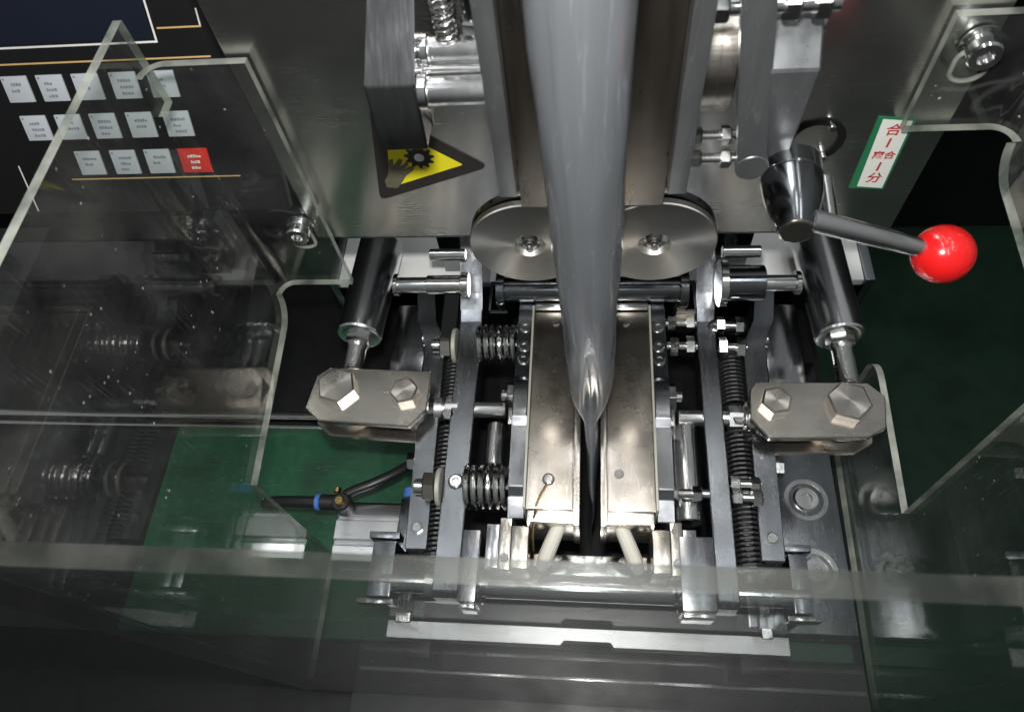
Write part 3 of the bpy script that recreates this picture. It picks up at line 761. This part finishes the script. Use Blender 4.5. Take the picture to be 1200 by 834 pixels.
# ------------------------------------------------------------------ front shaft and frame
t = thing('front_shaft', 'chrome cross shaft at the front of the clamp arms', 'shaft', (0, -207, -222))
MB().cyl((-160, -209, -221), (157, -209, -221), 8.6).build('shaft', 'chrome', t)
MB().cyl((-78, -209, -221), (62, -209, -221), 10).build('sleeve', 'chrome', t)
for x0, x1 in ((-92, -79), (63, 74), (98, 106), (-124, -113)):
    MB().cyl((x0, -209, -221), (x1, -209, -221), 14.5).build('collar', 'zinc', t)
for s, x0, x1, lab in ((-1, -170, -148, 'left grey steel hanger plate holding the front shaft'), (1, 143, 160, 'right grey steel hanger plate holding the front shaft')):
    t = thing('shaft_hanger', lab, 'bracket', ((x0 + x1) / 2, -200, -262), 'shaft hangers')
    MB().box(x0 + 2, x1 - 2, -222, -180, -300, -213, .8).build('cheek', 'plate', t)
    MB().box(x0 - 1, x1 + 1, -179, -174, -224, -209, .5).build('rear_cap', 'plate', t)
    MB().box(x0 - 4, x1 + 2, -227.5, -224.2, -226, -211, .5).build('front_lip', 'zinc', t)
for i, (x0, x1) in enumerate(((-158, -132), (118, 140))):
    o = MB().prism([(x0, -302), (x1, -302), (x1 - 6, -240), (x0 + 8, -240)], 'Y', -236, -228, bev=.6).build('gusset', 'zinc', loc=((x0 + x1) / 2, -232, -302))
    tag(o, ('left' if i == 0 else 'right') + ' bright gusset plate standing on the front crossbar', 'gusset', 'gussets')

t = thing('front_crossbar', 'bright aluminium crossbar with a centre notch at the front', 'bar', (0, -240, -275))
MB().prism([(-161, -231), (150, -231), (150, -244.5), (18.5, -244.5), (16.5, -240), (-20, -240), (-22.5, -244.5), (-161, -244.5)], 'Z', -276, -260, bev=.5).build('bar', 'alu', t)
for x in (-146, 128):
    MB().cyl((x, -238, -284), (x, -238, -276.2), 6).build('bolt_head', 'zinc', t)
for x0, x1, lab in ((-150, -128, 'narrow grey support leg under the left half of the crossbar'), (116, 146, 'wide grey support leg under the right end of the crossbar')):
    t = thing('support_leg', lab, 'leg', ((x0 + x1) / 2, -246, -345), 'crossbar legs')
    MB().box(x0, x1, -256, -240, -344.8, -277, .8).build('post', 'sheet', t)
    MB().box(x0 - 4, x1 + 16, -262, -236, -344.8, -338, .6).build('foot_plate', 'sheet', t)

# grey trough sheet in front of and under the frame
o = MB().prism([(-205, -340.5), (228, -340.5), (228, -338.6), (-205, -338.6)], 'Y', -420, -239, bev=.3).build('front_tray', 'sheet', loc=(0, -300, -341))
tag(o, 'dull grey sheet metal tray under the front crossbar', 'tray')
o = MB().box(-1100, -207, -900, -239, -352, -346, .5).build('dark_floor_sheet', 'black', loc=(-330, -330, -352))  # added black sheet that keeps the floor dark in front of the deck
tag(o, 'black sheet added to darken the floor in front of the green deck at left', 'tray')
o = MB().box(-200, 225, -262, -258.6, -338.4, -334, .4).build('tray_seam', 'zinc', loc=(0, -260, -338))
tag(o, 'thin bright folded seam across the grey tray', 'seam')

# base plate on the right
t = thing('base_plate', 'grey steel base plate with ringed screws at the right front', 'plate', (186, -108, -320))
MB().box(142, 222, -218, 40, -332, -320, .8).build('plate', 'plate', t)
MB().box(146, 220, -214, -6, -341, -332.3, .8).build('packing', 'sheet', t)
for x, y in ((195, -102), (194, -166)):
    q = MB().lathe((x, y, -320.5), (0, 0, 1), [(.2, 19.5), (.8, 19.3), (.8, 15.5), (.3, 15), (.3, .01)], 48).build('ring_recess', 'zinc', t)
    MB().lathe((x, y, -320.2), (0, 0, 1), [(0, 11.5), (1.5, 11.5), (3.2, 10), (3.2, 5), (1.6, 4.6), (1.6, .01)], 40).build('screw', 'chrome', q)
o = MB().box(132, 141, -216, 0, -332, -310, .6).build('side_rail', 'plate', loc=(136, -108, -332))
tag(o, 'narrow steel rail along the inner edge of the base plate', 'rail')

# ------------------------------------------------------------------ air cylinder, left front
t = thing('air_cylinder', 'ribbed aluminium air cylinder on the green deck at left', 'cylinder', (-200, -150, -345))
pr = [(-124, -300), (-124, -294), (-127, -291), (-138, -290), (-139.5, -294), (-141, -294), (-142.5, -289), (-160, -289), (-161.5, -294), (-163.5, -294), (-165, -291), (-178, -293), (-181, -298),
      (-181, -312), (-178, -313), (-178, -316), (-181, -317), (-181, -336), (-124, -336)]
MB().prism(pr, 'X', -229, -171, bev=.5).build('barrel', 'alu', t)
MB().box(-170.4, -160, -183, -122, -338, -286, .8).build('end_cap', 'plate', t)
MB().box(-226, -174, -176, -130, -344.9, -336.2, .6).build('foot', 'alu', t)
f = MB().cyl((-222, -131, -291), (-222, -131, -272), 8.5, ch=1.4).build('fitting', 'rubber', t)
MB().cyl((-222, -131, -271.8), (-222, -131, -267), 4.2, ch=.8).build('brass_screw', 'brass', f)
MB().cyl((-226, -129.5, -280), (-243, -129.5, -280), 7.2, ch=1).build('elbow', 'rubber', t)
MB().cyl((-243, -129.5, -280), (-247.5, -129.5, -280), 7.4, ch=1).build('release_ring', 'blue', t)
MB().cyl((-229, -121, -279), (-229, -116, -279), 3.5).build('needle_screw', 'brass', t)
o = MB().tube([(-246, -129.5, -280), (-258, -129.5, -280), (-270, -129.3, -281), (-282, -128.5, -284), (-294, -127, -291), (-304, -125, -301), (-311, -122, -315), (-315, -118, -331), (-317, -113, -340)], 5.2, 14).build('air_hose', 'rubber', loc=(-280, -128, -340))
tag(o, 'black air hose pushed into the blue ringed fitting', 'hose')
o = MB().tube([(-222, -122, -281), (-212, -117, -280), (-200, -112, -280), (-188, -105, -282), (-176, -96, -286), (-164, -84, -292), (-152, -70, -300)], 4.6, 14).build('air_hose', 'rubber', loc=(-190, -100, -310))
tag(o, 'black air hose curving away behind the aluminium air cylinder', 'hose')
o = MB().cyl((-163, -121, -288), (-163, -112, -288), 6.5, ch=1).build('hose_collar', 'blue', loc=(-163, -116, -292))
tag(o, 'blue hose collar at the inner end of the air cylinder', 'collar')

# ------------------------------------------------------------------ clear acrylic guard
def arc(c, r, a0, a1, n=8):
    return [(c[0] + r * math.cos(R(a0 + (a1 - a0) * k / n)), c[1] + r * math.sin(R(a0 + (a1 - a0) * k / n))) for k in range(n + 1)]
def edge_faces(o, nrm, em, joint=None):
    me = o.data; me.materials.append(M[em])
    if joint is not None:                     # open the wall where the bent flange continues it
        b = bmesh.new(); b.from_mesh(me)
        y = (joint - ROOTLOC[o.name].y) * S
        bmesh.ops.delete(b, geom=[f for f in b.faces if all(abs(v.co.y - y) < 1e-5 for v in f.verts)], context='FACES_ONLY')
        b.to_mesh(me); b.free()
    for p in me.polygons:
        if abs(p.normal.dot(Vector(nrm))) < 0.5: p.material_index = 1
    return o
g = thing('acrylic_guard', 'clear acrylic safety guard enclosing the machine front and both sides', 'guard', (-7, -150, -338))
# left wall (y, z)
left = [(-270.6, 119), (-4, 119), (-4, 66)] + [(-16, 66), (-16, -114)] + arc((-38, -114), 22, 0, -90)[1:] + [(-160, -148), (-163, -338), (-270.6, -338)]
o = MB().prism(left, 'X', -246.5, -241.5).build('left_wall', 'acrylic', g, smooth=20); edge_faces(o, (1, 0, 0), 'edge', -16)
# its flange on the back panel, bent round from the wall
def flange(s, xw, xf, z0, z1, name):
    b = MB(); r = 12.0
    # centre line: wall at x = xw, flange plane y = -2.6
    outer = [(xw - s * 2.5 * -1, -16.2)]
    cxx, cyy = xw - s * r, -2.6 - r - 1.4
    cl = [(cxx + s * r * math.cos(R(a)), cyy + (r + 1.4 - 1.4) * math.sin(R(a))) for a in range(0, 91, 10)] + [(xf, cyy + r)]
    # offset both ways by half the thickness
    def off(h):
        out = []
        for i, p in enumerate(cl):
            q0 = Vector(cl[max(i - 1, 0)]); q1 = Vector(cl[min(i + 1, len(cl) - 1)])
            tt = (q1 - q0).normalized(); nn = Vector((-tt.y, tt.x)); out.append(Vector(p) + nn * h)
        return out
    A, B = off(2.4), off(-2.4)
    n = len(A)
    va = [[b.bm.verts.new((p.x, p.y, z)) for p in A] for z in (z0, z1)]
    vb = [[b.bm.verts.new((p.x, p.y, z)) for p in B] for z in (z0, z1)]
    ef = []
    for i in range(n - 1):
        b.bm.faces.new((va[0][i], va[0][i + 1], va[1][i + 1], va[1][i]))
        b.bm.faces.new((vb[0][i], vb[0][i + 1], vb[1][i + 1], vb[1][i]))
        for k in (0, 1):
            f = b.bm.faces.new((va[k][i], va[k][i + 1], vb[k][i + 1], vb[k][i])); f.material_index = 1
    f = b.bm.faces.new((va[0][-1], va[1][-1], vb[1][-1], vb[0][-1])); f.material_index = 1
    o = b.build(name, 'acrylic', g, smooth=50)
    o.data.materials.append(M['edge'])
    return o
flange(-1, -244, -186, -114, 92, 'left_flange')
right = [(-270.6, 119), (-16, 119), (-16, 30)] + arc((-34, 30), 22, 0, -90)[1:] + [(-144, 2), (-150, -205), (-46, -196)] + arc((-40, -214), 18, 100, 0)[1:] + [(-22, -214), (-22, -322), (-270.6, -334)]
o = MB().prism(right, 'X', 227.5, 232.5).build('right_wall', 'acrylic', g, smooth=20); edge_faces(o, (1, 0, 0), 'edge', -16)
flange(1, 230, 172, 30, 102, 'right_flange')
o = MB().box(-246.5, 232.5, -280, -272, -338, 119, 0).build('front_wall', 'acrylic_front', g); edge_faces(o, (0, 1, 0), 'edge_front')
# slotted holes and their thumb screws
def slot(x, z, name, s):
    b = MB(); n = 28; pts = []
    for k in range(n + 1):
        q = 2 * math.pi * k / n
        pts.append((x + 8.5 * math.cos(q), -5.6, z + 6.5 * math.sin(q) + (3.2 if math.sin(q) > 0 else -3.2)))
    b.tube(pts, 1.3, 8).build('slot_rim', 'edge', g)
    sx = x + s * 1; sz = z + 10
    q = MB().lathe((sx, -1, sz), (0, -1, 0), [(0, 9.5), (1.2, 9.5), (1.5, 6.5), (5, 6.5), (5.4, 8), (10.5, 8.2), (12, 7.4), (12, 4), (9, 3.6), (9, .01)], 36).build('thumb_screw', 'chrome', g)
slot(-207, -58, 'left', 1); slot(190, 73, 'right', 1)
